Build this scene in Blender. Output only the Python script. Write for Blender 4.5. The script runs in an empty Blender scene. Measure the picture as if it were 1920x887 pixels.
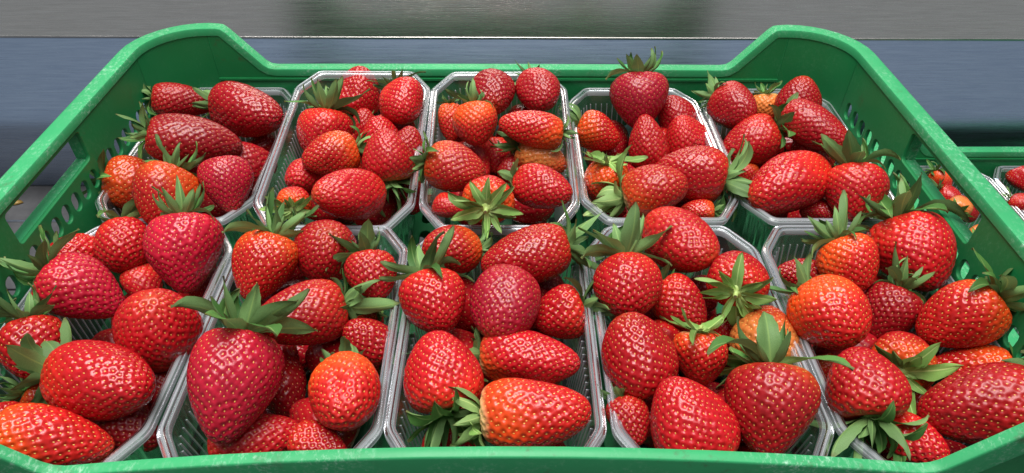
import bpy, math, random
import numpy as np
from mathutils import Matrix, Vector

sc = bpy.context.scene
COL = sc.collection
rng = np.random.default_rng(7)
random.seed(7)

# ------------------------------------------------------------------ camera
F_PX, PITCH, YAW, ROLL = 1290.0, 0.71635, 0.0130, 0.0087
CAM = np.array([0.0051, -0.3594, 0.3848])
fw = np.array([math.sin(YAW) * math.cos(PITCH), math.cos(YAW) * math.cos(PITCH), -math.sin(PITCH)])
rt = np.array([math.cos(YAW), -math.sin(YAW), 0.0])
up = np.cross(rt, fw)
rt, up = math.cos(ROLL) * rt + math.sin(ROLL) * up, math.cos(ROLL) * up - math.sin(ROLL) * rt
cam = bpy.data.cameras.new('camera')
cam.sensor_fit = 'HORIZONTAL'; cam.sensor_width = 36.0
cam.lens = F_PX / 1920 * 36.0
cam.clip_start = 0.01; cam.clip_end = 50
camo = bpy.data.objects.new('camera', cam); COL.objects.link(camo)
camo.matrix_world = Matrix(((rt[0], up[0], -fw[0], CAM[0]), (rt[1], up[1], -fw[1], CAM[1]),
                            (rt[2], up[2], -fw[2], CAM[2]), (0, 0, 0, 1)))
sc.camera = camo

# ------------------------------------------------------------------ world, lamps, exposure
w = bpy.data.worlds.new('World'); sc.world = w; w.use_nodes = True
bg = w.node_tree.nodes['Background']
bg.inputs[0].default_value = (0.80, 0.90, 1.0, 1); bg.inputs[1].default_value = 0.27

def area(name, loc, target, sx, sy, power, col=(1, 1, 1)):
    l = bpy.data.lights.new(name, 'AREA'); l.shape = 'RECTANGLE'; l.size = sx; l.size_y = sy
    l.energy = power; l.color = col
    o = bpy.data.objects.new(name, l); COL.objects.link(o); o.location = loc
    o.rotation_euler = (Vector(target) - Vector(loc)).to_track_quat('-Z', 'Y').to_euler()
    return o
area('ceiling_lamp', (-0.10, 0.10, 1.9), (0, 0.05, 0), 1.4, 0.95, 64, (1.0, 0.98, 0.95))
area('ceiling_lamp', (0.5, -0.9, 2.3), (0, 0, 0), 1.6, 0.5, 14, (1.0, 0.98, 0.96))

sc.view_settings.view_transform = 'Standard'
sc.view_settings.look = 'None'
sc.view_settings.exposure = 0.0
sc.view_settings.gamma = 1.0
sc.cycles.use_denoising = True
sc.cycles.max_bounces = 10
sc.cycles.transparent_max_bounces = 24
sc.cycles.caustics_reflective = False
sc.cycles.caustics_refractive = False

# ------------------------------------------------------------------ helpers
def link(o, parent=None):
    COL.objects.link(o)
    if parent is not None: o.parent = parent
    return o

def mesh_obj(name, mesh, m, parent=None):
    if m is not None and not mesh.materials: mesh.materials.append(m)
    return link(bpy.data.objects.new(name, mesh), parent)

def tag(o, label, cat, group=None):
    o['label'] = label; o['category'] = cat
    if group: o['group'] = group
    return o

def pydata(name, v, f, smooth=False):
    me = bpy.data.meshes.new(name)
    me.from_pydata([tuple(map(float, p)) for p in v], [], f)
    if smooth: me.polygons.foreach_set('use_smooth', [True] * len(me.polygons))
    me.update(); return me

def boxes(name, bl, bev=0.0):
    """several boxes (x0,x1,y0,y1,z0,z1) in one mesh with small chamfers left to the material"""
    v, f = [], []
    for x0, x1, y0, y1, z0, z1 in bl:
        n = len(v)
        v += [(x0, y0, z0), (x1, y0, z0), (x1, y1, z0), (x0, y1, z0), (x0, y0, z1), (x1, y0, z1), (x1, y1, z1), (x0, y1, z1)]
        f += [tuple(n + i for i in q) for q in ((0, 3, 2, 1), (4, 5, 6, 7), (0, 1, 5, 4), (1, 2, 6, 5), (2, 3, 7, 6), (3, 0, 4, 7))]
    return pydata(name, v, f)

def plate(name, outline, holes, thick, bevel=0.0006):
    """flat plate with holes in the XY plane, centred on z=0"""
    cu = bpy.data.curves.new(name + '_curve', 'CURVE'); cu.dimensions = '2D'; cu.fill_mode = 'BOTH'
    cu.extrude = thick / 2 - bevel; cu.bevel_depth = bevel; cu.bevel_resolution = 1; cu.offset = -bevel
    for lp in [outline] + holes:
        s = cu.splines.new('POLY'); s.points.add(len(lp) - 1)
        for p, q in zip(s.points, lp): p.co = (q[0], q[1], 0, 1)
        s.use_cyclic_u = True
    o = bpy.data.objects.new(name + '_tmp', cu); COL.objects.link(o)
    dg = bpy.context.evaluated_depsgraph_get()
    me = bpy.data.meshes.new_from_object(o.evaluated_get(dg))
    bpy.data.objects.remove(o); bpy.data.curves.remove(cu)
    me.name = name; me.materials.clear()
    return me

def oval(cx, cy, rx, ry, n=14):
    return [(cx + rx * math.cos(2 * math.pi * i / n), cy + ry * math.sin(2 * math.pi * i / n)) for i in range(n)]

def stadium(cx, cy, hw, hh, n=6):
    """vertical slot, half width hw, half height hh"""
    p = []
    for i in range(n + 1):
        a = math.pi * i / n; p.append((cx + hw * math.cos(a), cy + hh - hw + hw * math.sin(a)))
    for i in range(n + 1):
        a = math.pi + math.pi * i / n; p.append((cx + hw * math.cos(a), cy - hh + hw + hw * math.sin(a)))
    return p

def rrect(x0, x1, y0, y1, r, n=4):
    p = []
    for cx, cy, a0 in ((x1 - r, y1 - r, 0), (x0 + r, y1 - r, 90), (x0 + r, y0 + r, 180), (x1 - r, y0 + r, 270)):
        for i in range(n + 1):
            a = math.radians(a0 + 90 * i / n); p.append((cx + r * math.cos(a), cy + r * math.sin(a)))
    return p

# ------------------------------------------------------------------ materials
def new_mat(name):
    m = bpy.data.materials.new(name); m.use_nodes = True
    nt = m.node_tree; return m, nt, nt.nodes, nt.links, nt.nodes['Principled BSDF']

def noise(N, L, scale, detail=4, rough=0.6, vec=None, dist=0.0):
    n = N.new('ShaderNodeTexNoise'); n.inputs['Scale'].default_value = scale
    n.inputs['Detail'].default_value = detail; n.inputs['Roughness'].default_value = rough
    n.inputs['Distortion'].default_value = dist
    if vec is not None: L.new(vec, n.inputs['Vector'])
    return n

def ramp(N, L, src, stops):
    r = N.new('ShaderNodeValToRGB')
    while len(r.color_ramp.elements) < len(stops): r.color_ramp.elements.new(0.5)
    for e, (p, c) in zip(r.color_ramp.elements, stops): e.position = p; e.color = c if len(c) == 4 else (*c, 1)
    L.new(src, r.inputs[0]); return r

def mix_rgb(N, L, fac, a, b, mode='MIX'):
    m = N.new('ShaderNodeMix'); m.data_type = 'RGBA'; m.blend_type = mode
    for sock, val in ((m.inputs[0], fac), (m.inputs[6], a), (m.inputs[7], b)):
        if isinstance(val, bpy.types.NodeSocket): L.new(val, sock)
        elif isinstance(val, (int, float)): sock.default_value = val
        else: sock.default_value = (*val, 1) if len(val) == 3 else val
    return m.outputs[2]

def obj_coords(N, L, scale=(1, 1, 1)):
    tc = N.new('ShaderNodeTexCoord'); mp = N.new('ShaderNodeMapping'); mp.inputs['Scale'].default_value = scale
    L.new(tc.outputs['Object'], mp.inputs['Vector']); return mp.outputs[0]

def bump(N, L, height, strength, dist, target):
    b = N.new('ShaderNodeBump'); b.inputs['Strength'].default_value = strength; b.inputs['Distance'].default_value = dist
    L.new(height, b.inputs['Height']); L.new(b.outputs[0], target)

def crate_mat(name, base, pale, wear):
    m, nt, N, L, P = new_mat(name)
    v = obj_coords(N, L)
    n1 = noise(N, L, 9, 5, 0.6, v)
    c = mix_rgb(N, L, ramp(N, L, n1.outputs[0], [(0.35, (0, 0, 0)), (0.7, (1, 1, 1))]).outputs[0], base, tuple(x * 1.25 for x in base))
    # whitish scuffs, short streaks
    vs = obj_coords(N, L, (1, 0.6, 1)); n2 = noise(N, L, 480, 4, 0.75, vs, 0.4)
    n2b = noise(N, L, 22, 3, 0.6, v)
    mul = N.new('ShaderNodeMath'); mul.operation = 'MULTIPLY'
    L.new(ramp(N, L, n2.outputs[0], [(0.50, (0, 0, 0)), (0.72, (1, 1, 1))]).outputs[0], mul.inputs[0])
    L.new(ramp(N, L, n2b.outputs[0], [(0.42, (0, 0, 0)), (0.68, (wear, wear, wear))]).outputs[0], mul.inputs[1])
    c = mix_rgb(N, L, mul.outputs[0], c, pale)
    # brownish dirt flecks
    n3 = noise(N, L, 60, 6, 0.75, v); n4 = noise(N, L, 6.5, 2, 0.5, v)
    mul2 = N.new('ShaderNodeMath'); mul2.operation = 'MULTIPLY'
    L.new(ramp(N, L, n3.outputs[0], [(0.56, (0, 0, 0)), (0.72, (0.7, 0.7, 0.7))]).outputs[0], mul2.inputs[0])
    L.new(ramp(N, L, n4.outputs[0], [(0.47, (0, 0, 0)), (0.60, (1, 1, 1))]).outputs[0], mul2.inputs[1])
    c = mix_rgb(N, L, mul2.outputs[0], c, (0.07, 0.055, 0.03))
    L.new(c, P.inputs['Base Color'])
    L.new(ramp(N, L, n2b.outputs[0], [(0.3, (0.42,) * 3), (0.7, (0.60,) * 3)]).outputs[0], P.inputs['Roughness'])
    P.inputs['Specular IOR Level'].default_value = 0.4
    P.inputs['Subsurface Weight'].default_value = 0.0
    n5 = noise(N, L, 420, 3, 0.6, v)
    bump(N, L, n5.outputs[0], 0.12, 0.0006, P.inputs['Normal'])
    return m
M_CRATE = crate_mat('green_plastic', (0.010, 0.190, 0.056), (0.24, 0.50, 0.32), 0.20)
M_RIM = crate_mat('green_plastic_worn', (0.028, 0.280, 0.102), (0.42, 0.64, 0.49), 0.8)

def clear_mat(name, milky, gloss):
    m = bpy.data.materials.new(name); m.use_nodes = True
    N = m.node_tree.nodes; L = m.node_tree.links; N.remove(N['Principled BSDF']); out = N['Material Output']
    tr = N.new('ShaderNodeBsdfTransparent'); tr.inputs[0].default_value = (0.945, 0.965, 0.97, 1)
    gl = N.new('ShaderNodeBsdfGlossy'); gl.inputs['Roughness'].default_value = 0.2; gl.inputs[0].default_value = (0.95, 0.97, 1, 1)
    df = N.new('ShaderNodeBsdfDiffuse'); df.inputs[0].default_value = (0.90, 0.92, 0.98, 1)
    tl = N.new('ShaderNodeBsdfTranslucent'); tl.inputs[0].default_value = (0.90, 0.92, 0.98, 1)
    mk = N.new('ShaderNodeMixShader'); mk.inputs[0].default_value = 0.4
    L.new(df.outputs[0], mk.inputs[1]); L.new(tl.outputs[0], mk.inputs[2])
    m1 = N.new('ShaderNodeMixShader'); m1.inputs[0].default_value = milky
    L.new(tr.outputs[0], m1.inputs[1]); L.new(mk.outputs[0], m1.inputs[2])
    fr = N.new('ShaderNodeFresnel'); fr.inputs[0].default_value = 1.5
    ma = N.new('ShaderNodeMath'); ma.operation = 'MULTIPLY_ADD'; ma.inputs[1].default_value = gloss; ma.inputs[2].default_value = 0.01
    ma.use_clamp = True; L.new(fr.outputs[0], ma.inputs[0])
    m2 = N.new('ShaderNodeMixShader'); L.new(ma.outputs[0], m2.inputs[0])
    L.new(m1.outputs[0], m2.inputs[1]); L.new(gl.outputs[0], m2.inputs[2]); L.new(m2.outputs[0], out.inputs[0])
    return m
M_CLEAR = clear_mat('clear_plastic', 0.05, 1.0)
M_CLEAR_RIM = clear_mat('clear_plastic_rim', 0.42, 0.40)
M_CLEAR_FLAT = clear_mat('clear_plastic_flange', 0.10, 0.9)
M_CLEAR_RIB = clear_mat('clear_plastic_rib', 0.42, 0.6)

def berry_mat():
    m, nt, N, L, P = new_mat('strawberry_flesh')
    at = N.new('ShaderNodeAttribute'); at.attribute_name = 'col'
    v = obj_coords(N, L); n = noise(N, L, 120, 4, 0.6, v)
    hs = N.new('ShaderNodeHueSaturation')
    L.new(ramp(N, L, n.outputs[0], [(0.3, (0.82,) * 3), (0.7, (1.15,) * 3)]).outputs[0], hs.inputs['Value'])
    L.new(at.outputs['Color'], hs.inputs['Color']); L.new(hs.outputs[0], P.inputs['Base Color'])
    oi = N.new('ShaderNodeObjectInfo'); mr = N.new('ShaderNodeMapRange'); mr.inputs['To Min'].default_value = 0.19; mr.inputs['To Max'].default_value = 0.36
    L.new(oi.outputs['Random'], mr.inputs['Value']); L.new(mr.outputs[0], P.inputs['Roughness'])
    P.inputs['Specular IOR Level'].default_value = 0.42
    P.inputs['Subsurface Weight'].default_value = 0.06
    P.inputs['Subsurface Radius'].default_value = (1.0, 0.25, 0.15)
    P.inputs['Subsurface Scale'].default_value = 0.003
    n2 = noise(N, L, 900, 2, 0.5, v); bump(N, L, n2.outputs[0], 0.10, 0.0004, P.inputs['Normal'])
    return m
M_BERRY = berry_mat()

def seed_mat(name, c):
    m, nt, N, L, P = new_mat(name); oi = N.new('ShaderNodeTexCoord')
    n = noise(N, L, 300, 2, 0.5, oi.outputs['Object'])
    L.new(mix_rgb(N, L, n.outputs[0], tuple(x * 0.6 for x in c), tuple(min(1, x * 1.35) for x in c)), P.inputs['Base Color'])
    P.inputs['Roughness'].default_value = 0.35
    return m
M_SEED = {'Y': seed_mat('seed_yellow', (0.74, 0.46, 0.10)), 'A': seed_mat('seed_amber', (0.66, 0.35, 0.075)), 'B': seed_mat('seed_red', (0.62, 0.27, 0.09))}

def leaf_mat(name, top, under, vein):
    m = bpy.data.materials.new(name); m.use_nodes = True
    N = m.node_tree.nodes; L = m.node_tree.links; P = N['Principled BSDF']; out = N['Material Output']
    uv = N.new('ShaderNodeUVMap'); uv.uv_map = 'UVMap'
    sep = N.new('ShaderNodeSeparateXYZ'); L.new(uv.outputs[0], sep.inputs[0])
    ab = N.new('ShaderNodeMath'); ab.operation = 'ABSOLUTE'; L.new(sep.outputs[0], ab.inputs[0])
    rib = ramp(N, L, ab.outputs[0], [(0.0, (1, 1, 1)), (0.12, (0, 0, 0))])
    v = obj_coords(N, L); n = noise(N, L, 130, 4, 0.6, v)
    oi = N.new('ShaderNodeObjectInfo')
    geo = N.new('ShaderNodeNewGeometry')
    hs = N.new('ShaderNodeHueSaturation')
    vr = N.new('ShaderNodeMapRange'); vr.inputs['To Min'].default_value = 0.52; vr.inputs['To Max'].default_value = 1.3
    L.new(oi.outputs['Random'], vr.inputs['Value']); L.new(vr.outputs[0], hs.inputs['Value'])
    c = mix_rgb(N, L, geo.outputs['Backfacing'], top, under)
    c = mix_rgb(N, L, ramp(N, L, n.outputs[0], [(0.35, (0, 0, 0)), (0.65, (0.5,) * 3)]).outputs[0], c, tuple(x * 0.55 for x in top))
    c = mix_rgb(N, L, rib.outputs[0], c, vein)
    base = ramp(N, L, sep.outputs[1], [(0.0, (0.75,) * 3), (0.30, (0, 0, 0))])
    c = mix_rgb(N, L, base.outputs[0], c, vein)
    tipr = ramp(N, L, sep.outputs[1], [(0.88, (0, 0, 0)), (1.0, (0.7,) * 3)])
    c = mix_rgb(N, L, tipr.outputs[0], c, (0.16, 0.10, 0.04))
    L.new(c, hs.inputs['Color']); L.new(hs.outputs[0], P.inputs['Base Color'])
    P.inputs['Roughness'].default_value = 0.5; P.inputs['Specular IOR Level'].default_value = 0.25
    tl = N.new('ShaderNodeBsdfTranslucent'); L.new(hs.outputs[0], tl.inputs[0])
    mx = N.new('ShaderNodeMixShader'); mx.inputs[0].default_value = 0.22
    L.new(P.outputs[0], mx.inputs[1]); L.new(tl.outputs[0], mx.inputs[2]); L.new(mx.outputs[0], out.inputs[0])
    wv = N.new('ShaderNodeTexWave'); wv.inputs['Scale'].default_value = 6; wv.inputs['Distortion'].default_value = 3
    L.new(uv.outputs[0], wv.inputs['Vector'])
    bump(N, L, wv.outputs[1], 0.15, 0.0008, P.inputs['Normal'])
    return m
M_LEAF = leaf_mat('sepal_green', (0.095, 0.245, 0.055), (0.210, 0.370, 0.130), (0.27, 0.44, 0.13))
M_LEAF_L = leaf_mat('sepal_light', (0.250, 0.460, 0.110), (0.360, 0.560, 0.190), (0.56, 0.72, 0.26))
def stem_mat(name, c):
    m, nt, N, L, P = new_mat(name); v = obj_coords(N, L); n = noise(N, L, 200, 3, 0.6, v)
    L.new(mix_rgb(N, L, n.outputs[0], tuple(x * 0.6 for x in c), c), P.inputs['Base Color']); P.inputs['Roughness'].default_value = 0.5
    return m
M_STEM = stem_mat('calyx_green', (0.22, 0.36, 0.09)); M_STEM_L = stem_mat('calyx_light', (0.46, 0.60, 0.17))
M_CUT = stem_mat('stem_cut', (0.22, 0.17, 0.08))

def metal_mat(name, c0, c1, rough, metallic, streak, bumpst):
    m, nt, N, L, P = new_mat(name)
    v = obj_coords(N, L, (1.2, 1, streak)); n = noise(N, L, 26, 7, 0.68, v)
    v2 = obj_coords(N, L, (4, 60, 400)); n2 = noise(N, L, 3, 5, 0.7, v2)
    c = mix_rgb(N, L, ramp(N, L, n.outputs[0], [(0.3, (0, 0, 0)), (0.7, (1, 1, 1))]).outputs[0], c0, c1)
    L.new(c, P.inputs['Base Color']); P.inputs['Metallic'].default_value = metallic
    L.new(ramp(N, L, n2.outputs[0], [(0.25, (rough * 0.75,) * 3), (0.75, (min(1, rough * 1.25),) * 3)]).outputs[0], P.inputs['Roughness'])
    bump(N, L, n2.outputs[0], bumpst, 0.0006, P.inputs['Normal'])
    return m
M_STEEL = metal_mat('brushed_steel', (0.72, 0.66, 0.60), (0.90, 0.83, 0.76), 0.27, 1.0, 30, 0.05)
M_BLUE = metal_mat('blue_grey_sheet', (0.46, 0.56, 0.74), (0.58, 0.69, 0.86), 0.30, 1.0, 25, 0.08)
M_TABLE = metal_mat('grey_board', (0.055, 0.056, 0.060), (0.10, 0.10, 0.105), 0.7, 0.0, 10, 0.2)
M_TABLE.node_tree.nodes['Principled BSDF'].inputs['Specular IOR Level'].default_value = 0.15
M_EDGE = metal_mat('bright_edge', (0.45, 0.46, 0.48), (0.65, 0.66, 0.68), 0.35, 1.0, 4, 0.1)
M_BLACK = metal_mat('black_plastic', (0.008, 0.008, 0.009), (0.016, 0.016, 0.018), 0.5, 0.0, 2, 0.1)

# ------------------------------------------------------------------ setting: table boards, sheet, steel panel
TZ = -0.137 - 0.002
def struct(name, me, m):
    o = mesh_obj(name, me, m); o['kind'] = 'structure'; return o
YB = 0.327
table = struct('table', boxes('table', [(-1.6, 1.8, -1.2, YB + 0.05, TZ - 0.05, TZ - 0.012)]), M_BLACK)
ylines = [YB + 0.011, 0.268, 0.155, 0.042, -0.071, -0.184, -0.4, -0.7, -1.2]
for y1, y0 in zip(ylines[:-1], ylines[1:]):
    b = mesh_obj('board', boxes('board', [(-1.6, 1.8, y0 + 0.003, y1, TZ - 0.012, TZ)]), M_TABLE, table)
e = mesh_obj('edge_strip', boxes('edge_strip', [(-1.6, 1.8, 0.2675, 0.2704, TZ - 0.011, TZ + 0.0012)]), M_EDGE, table)

# bent blue-grey sheet: upright, rounded bend, shallow slope up to the steel panel
A0, A, R = math.radians(-16), math.radians(27), 0.075       # lean of the foot, lean of the top, bend radius
prof = [(YB + 0.012, TZ + 0.001)]
prof.append((prof[0][0] + math.tan(A0) * 0.062, TZ + 0.063))
for i in range(16):
    a = A0 + (A - A0) * (i + 0.5) / 16; st = R * (A - A0) / 16
    prof.append((prof[-1][0] + math.sin(a) * st, prof[-1][1] + math.cos(a) * st))
y_, z_ = prof[-1]
dy, dz = math.sin(A), math.cos(A)
# extend along the slope until it meets the sight line of the panel's lower edge
def onray(px, py):
    d = fw + (px - 960) / F_PX * rt - (py - 443.5) / F_PX * up
    return d / np.linalg.norm(d)
d70 = onray(960, 71); k = d70[2] / d70[1]
# CAM.z + k*(y-CAM.y) = z_ + (y-y_)*dz/dy
yt = (CAM[2] - k * CAM[1] - z_ + y_ * dz / dy) / (dz / dy - k); zt = z_ + (yt - y_) * dz / dy
prof.append((yt + 0.004, zt + 0.004 * dz / dy))
v, f = [], []
for x in (-1.6, 1.8): v += [(x, y, z) for y, z in prof]
n = len(prof)
for i in range(n - 1): f.append((i, n + i, n + i + 1, i + 1))
me = pydata('sheet', v, f, True)
sheet = struct('back_sheet', me, M_BLUE)
TILT = math.radians(16.5)
pv = []
for x in (-1.6, 1.8):
    for s, t in ((0, 0), (0.35, 0), (0.35, 0.004), (0, 0.004)):
        pv.append((x, yt + s * math.sin(TILT) + t * math.cos(TILT), zt + s * math.cos(TILT) - t * math.sin(TILT)))
panel = struct('steel_wall', pydata('steel_wall', pv, [(0, 4, 5, 1), (1, 5, 6, 2), (2, 6, 7, 3), (3, 7, 4, 0), (0, 1, 2, 3), (7, 6, 5, 4)]), M_STEEL)
lip = mesh_obj('lower_lip', boxes('lower_lip', [(-1.6, 1.8, yt - 0.0015, yt + 0.001, zt - 0.0010, zt + 0.0008)]), M_EDGE, panel)
# black bracket at the panel's end
bv = []
for y, z in ((0, 0.008), (0.028, 0.008), (0.028, 0.15), (-0.02, 0.15), (-0.02, 0.10)): bv.append((y, z))
bx0 = -0.70
vv = [(x, yt - 0.012 + y, zt + z) for x in (bx0, bx0 + 0.055) for y, z in bv]
br = mesh_obj('bracket', pydata('bracket', vv, [(0, 1, 2, 3, 4), (9, 8, 7, 6, 5)] + [(i, 5 + i, 5 + (i + 1) % 5, (i + 1) % 5) for i in range(5)]), M_BLACK)
tag(br, 'black bracket standing against the brushed steel wall', 'bracket')

# ------------------------------------------------------------------ crate
X, Y, H, LOW = 0.288, 0.190, 0.137, 0.100
W1, W2, RC = 0.2005, 0.2336, 0.042
def long_top(front):
    """top profile (x,z) of a long wall from -(X-RC) to +(X-RC)"""
    e0 = 0.0990 if front else LOW; mid = 0.1139 if front else LOW + 0.0005
    pts = [(-(X - RC), H), (-W2 - 0.004, H), (-W2, H - 0.0007), (-W2 + 0.004, H - 0.004)]
    pts += [(-W1 - 0.004, e0 + 0.0035), (-W1, e0 + 0.0008), (-W1 + 0.005, e0)]
    for i in range(1, 12):
        x = -W1 + 0.005 + (2 * W1 - 0.01) * i / 12
        pts.append((x, e0 + (mid - e0) * (1 - (x / (W1 - 0.005)) ** 2)))
    pts += [(-x, z) for x, z in reversed(pts[:7])]
    return pts

def build_crate():
    root = bpy.data.objects.new('crate', None); link(root)
    T = 0.003
    for front in (False, True):
        top = long_top(front)
        out = [(-(X - RC), 0.0), (X - RC, 0.0)] + [(x, z - 0.003) for x, z in reversed(top)]
        holes = [stadium(x, zc, 0.0042, 0.0075) for zc in (0.036,) for x in np.linspace(-0.22, 0.22, 27)]
        me = plate('long_wall', out, holes, T)
        o = mesh_obj('wall', me, M_CRATE, root)
        s = -1 if front else 1
        o.matrix_local = Matrix(((1, 0, 0, 0), (0, 0, 1, s * (Y + T / 2)), (0, 1, 0, 0), (0, 0, 0, 1)))
        # stepped band along the inside of the wall
        mesh_obj('wall_ridge', boxes('wall_ridge', [(-(X - RC), X - RC, s * Y - (0.0012 if s > 0 else -0.0), s * Y + (0.0 if s > 0 else 0.0012), 0.0895, 0.0915)]), M_CRATE, root)
    hz0, hz1, hy0, hy1 = 0.105, 0.1275, -0.046, 0.046
    for s in (-1, 1):
        out = [(-(Y - RC), 0), (Y - RC, 0), (Y - RC, H - 0.003), (-(Y - RC), H - 0.003)]
        holes = [rrect(hy0, hy1, hz0, hz1, 0.003)]
        holes += [stadium(y, zc, 0.0043, 0.0068) for zc in (0.0915, 0.064) for y in np.arange(-10, 11) * 0.0135 if zc > 0.08 or y < 0.0]
        me = plate('short_wall', out, holes, T)
        o = mesh_obj('wall', me, M_CRATE, root)
        o.matrix_local = Matrix(((0, 0, 1, s * (X + T / 2)), (1, 0, 0, 0), (0, 1, 0, 0), (0, 0, 0, 1)))
        a, b = sorted((s * (X + T - 0.0002), s * (X + 0.0105)))
        bl = [(a, b, hy0 - 0.004, hy1 + 0.004, hz0 - 0.005, hz0 - 0.0004),
              (a, b, hy0 - 0.004, hy0 - 0.0004, hz0, hz1), (a, b, hy1 + 0.0004, hy1 + 0.004, hz0, hz1)]
        mesh_obj('handle_frame', boxes('handle_frame', bl), M_RIM, root)
    # rounded corners
    for sx in (-1, 1):
        for sy in (-1, 1):
            v, f = [], []; n = 9
            for i in range(n):
                a = math.pi / 2 * i / (n - 1)
                for r in (RC, RC + T):
                    for z in (0, H - 0.003):
                        v.append((sx * (X - RC + r * math.cos(a)), sy * (Y - RC + r * math.sin(a)), z))
            for i in range(n - 1):
                q, p = 4 * i, 4 * i + 4
                f += [(q, p, p + 1, q + 1), (q + 2, q + 3, p + 3, p + 2), (q + 1, p + 1, p + 3, q + 3), (q, q + 2, p + 2, p)]
            me = pydata('corner', v, f, True); me.set_sharp_from_angle(angle=math.radians(40)); mesh_obj('corner', me, M_CRATE, root)
    # rim: swept flange with a turned-down skirt
    path = []                                   # (x, y, z, nx, ny)
    def arc(cx, cy, a0):
        for i in range(9):
            a = math.radians(a0 + 90 * i / 8); path.append((cx + RC * math.cos(a), cy + RC * math.sin(a), H, math.cos(a), math.sin(a), 1.0))
    for x, z in long_top(True)[1:-1]: path.append((x, -Y, z, 0, -1, 0.46))
    arc(X - RC, -(Y - RC), -90); arc(X - RC, Y - RC, 0)
    for x, z in reversed(long_top(False)[1:-1]): path.append((x, Y, z, 0, 1, 0.9))
    arc(-(X - RC), Y - RC, 90); arc(-(X - RC), -(Y - RC), 180)
    sec = [(-0.0006, -0.0065), (-0.0006, -0.0014), (-0.0001, -0.0003), (0.0012, 0.0), (0.0104, 0.0), (0.0116, -0.0004),
           (0.0121, -0.0016), (0.0121, -0.014), (0.0103, -0.014), (0.0103, -0.0045), (0.0033, -0.0045), (0.0033, -0.0065)]
    P = np.array([p[:3] for p in path]); Nn = np.array([[p[3], p[4], 0] for p in path]); n = len(P)
    v = []
    for i in range(n):
        t = P[(i + 1) % n] - P[i - 1]; t /= np.linalg.norm(t)
        b = np.cross(t, -Nn[i]); b = b if b[2] > 0 else -b; b /= np.linalg.norm(b)
        for o_, h_ in sec: v.append(P[i] + Nn[i] * o_ * path[i][5] + b * h_)
    k = len(sec); f = []
    for i in range(n):
        j = (i + 1) % n
        for a in range(k):
            c = (a + 1) % k; f.append((i * k + a, j * k + a, j * k + c, i * k + c))
    me = pydata('rim', v, f, True)
    try: me.set_sharp_from_angle(angle=math.radians(50))
    except Exception: pass
    mesh_obj('rim', me, M_RIM, root)
    # slotted base
    holes = [stadium(0, 0, 0.004, 0.016)]
    hl = []
    for ix in range(-17, 18):
        for iy in range(-4, 5):
            cx, cy = ix * 0.0155, iy * 0.038 + (0.009 if ix % 2 else -0.009)
            if abs(cy) < Y - 0.03: hl.append(stadium(cx, cy, 0.0045, 0.0145, 4))
    me = plate('base', rrect(-X + 0.002, X - 0.002, -Y + 0.002, Y - 0.002, RC - 0.002), hl, 0.004)
    o = mesh_obj('base', me, M_CRATE, root); o.location = (0, 0, 0.006)
    return root

def copy_tree(o, parent=None):
    c = o.copy(); COL.objects.link(c); c.parent = parent
    for ch in o.children: copy_tree(ch, c)
    return c

crate = build_crate()
tag(crate, 'scuffed green plastic crate holding ten clear punnets of strawberries', 'crate', 'green plastic fruit crates')
under = copy_tree(crate); under.location = (0, 0, -H - 0.001)
tag(under, 'green plastic crate underneath the crate of ten strawberry punnets', 'crate', 'green plastic fruit crates')
NX, NY = 0.672, 0.078
side = copy_tree(crate); side.location = (NX, NY, -H - 0.001)
tag(side, 'lower green plastic crate standing beside the stacked crates', 'crate', 'green plastic fruit crates')

# ------------------------------------------------------------------ punnets
PW, PL, PH = 0.1135, 0.186, 0.074
def outline(hw, hl, cx, cy, r=0.004):
    """octagon outline with slightly rounded corners, counter-clockwise"""
    c = [(hw, -hl + cy), (hw, hl - cy), (hw - cx, hl), (-hw + cx, hl), (-hw, hl - cy), (-hw, -hl + cy), (-hw + cx, -hl), (hw - cx, -hl)]
    pts = []
    for i in range(8):
        p0, p1, p2 = map(np.array, (c[i - 1], c[i], c[(i + 1) % 8]))
        a = p1 + (p0 - p1) / np.linalg.norm(p0 - p1) * r; b = p1 + (p2 - p1) / np.linalg.norm(p2 - p1) * r
        for t in (0, 0.33, 0.67, 1): pts.append(tuple((1 - t) ** 2 * a + 2 * t * (1 - t) * p1 + t * t * b))
    return pts
def sweep_closed(loops, close_profile):
    n = len(loops[0]); v = [p for lp in loops for p in lp]; f = []
    m = len(loops); rngm = range(m if close_profile else m - 1)
    for a in rngm:
        b = (a + 1) % m
        for i in range(n):
            j = (i + 1) % n; f.append((a * n + i, a * n + j, b * n + j, b * n + i))
    return v, f
def resample(lp, step):
    P = np.array(lp + [lp[0]]); d = np.r_[0, np.cumsum(np.linalg.norm(np.diff(P, axis=0), axis=1))]
    n = int(round(d[-1] / step)); n -= n % 4
    s = np.arange(n) / n * d[-1]
    return np.stack([np.interp(s, d, P[:, 0]), np.interp(s, d, P[:, 1])], 1)

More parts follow.
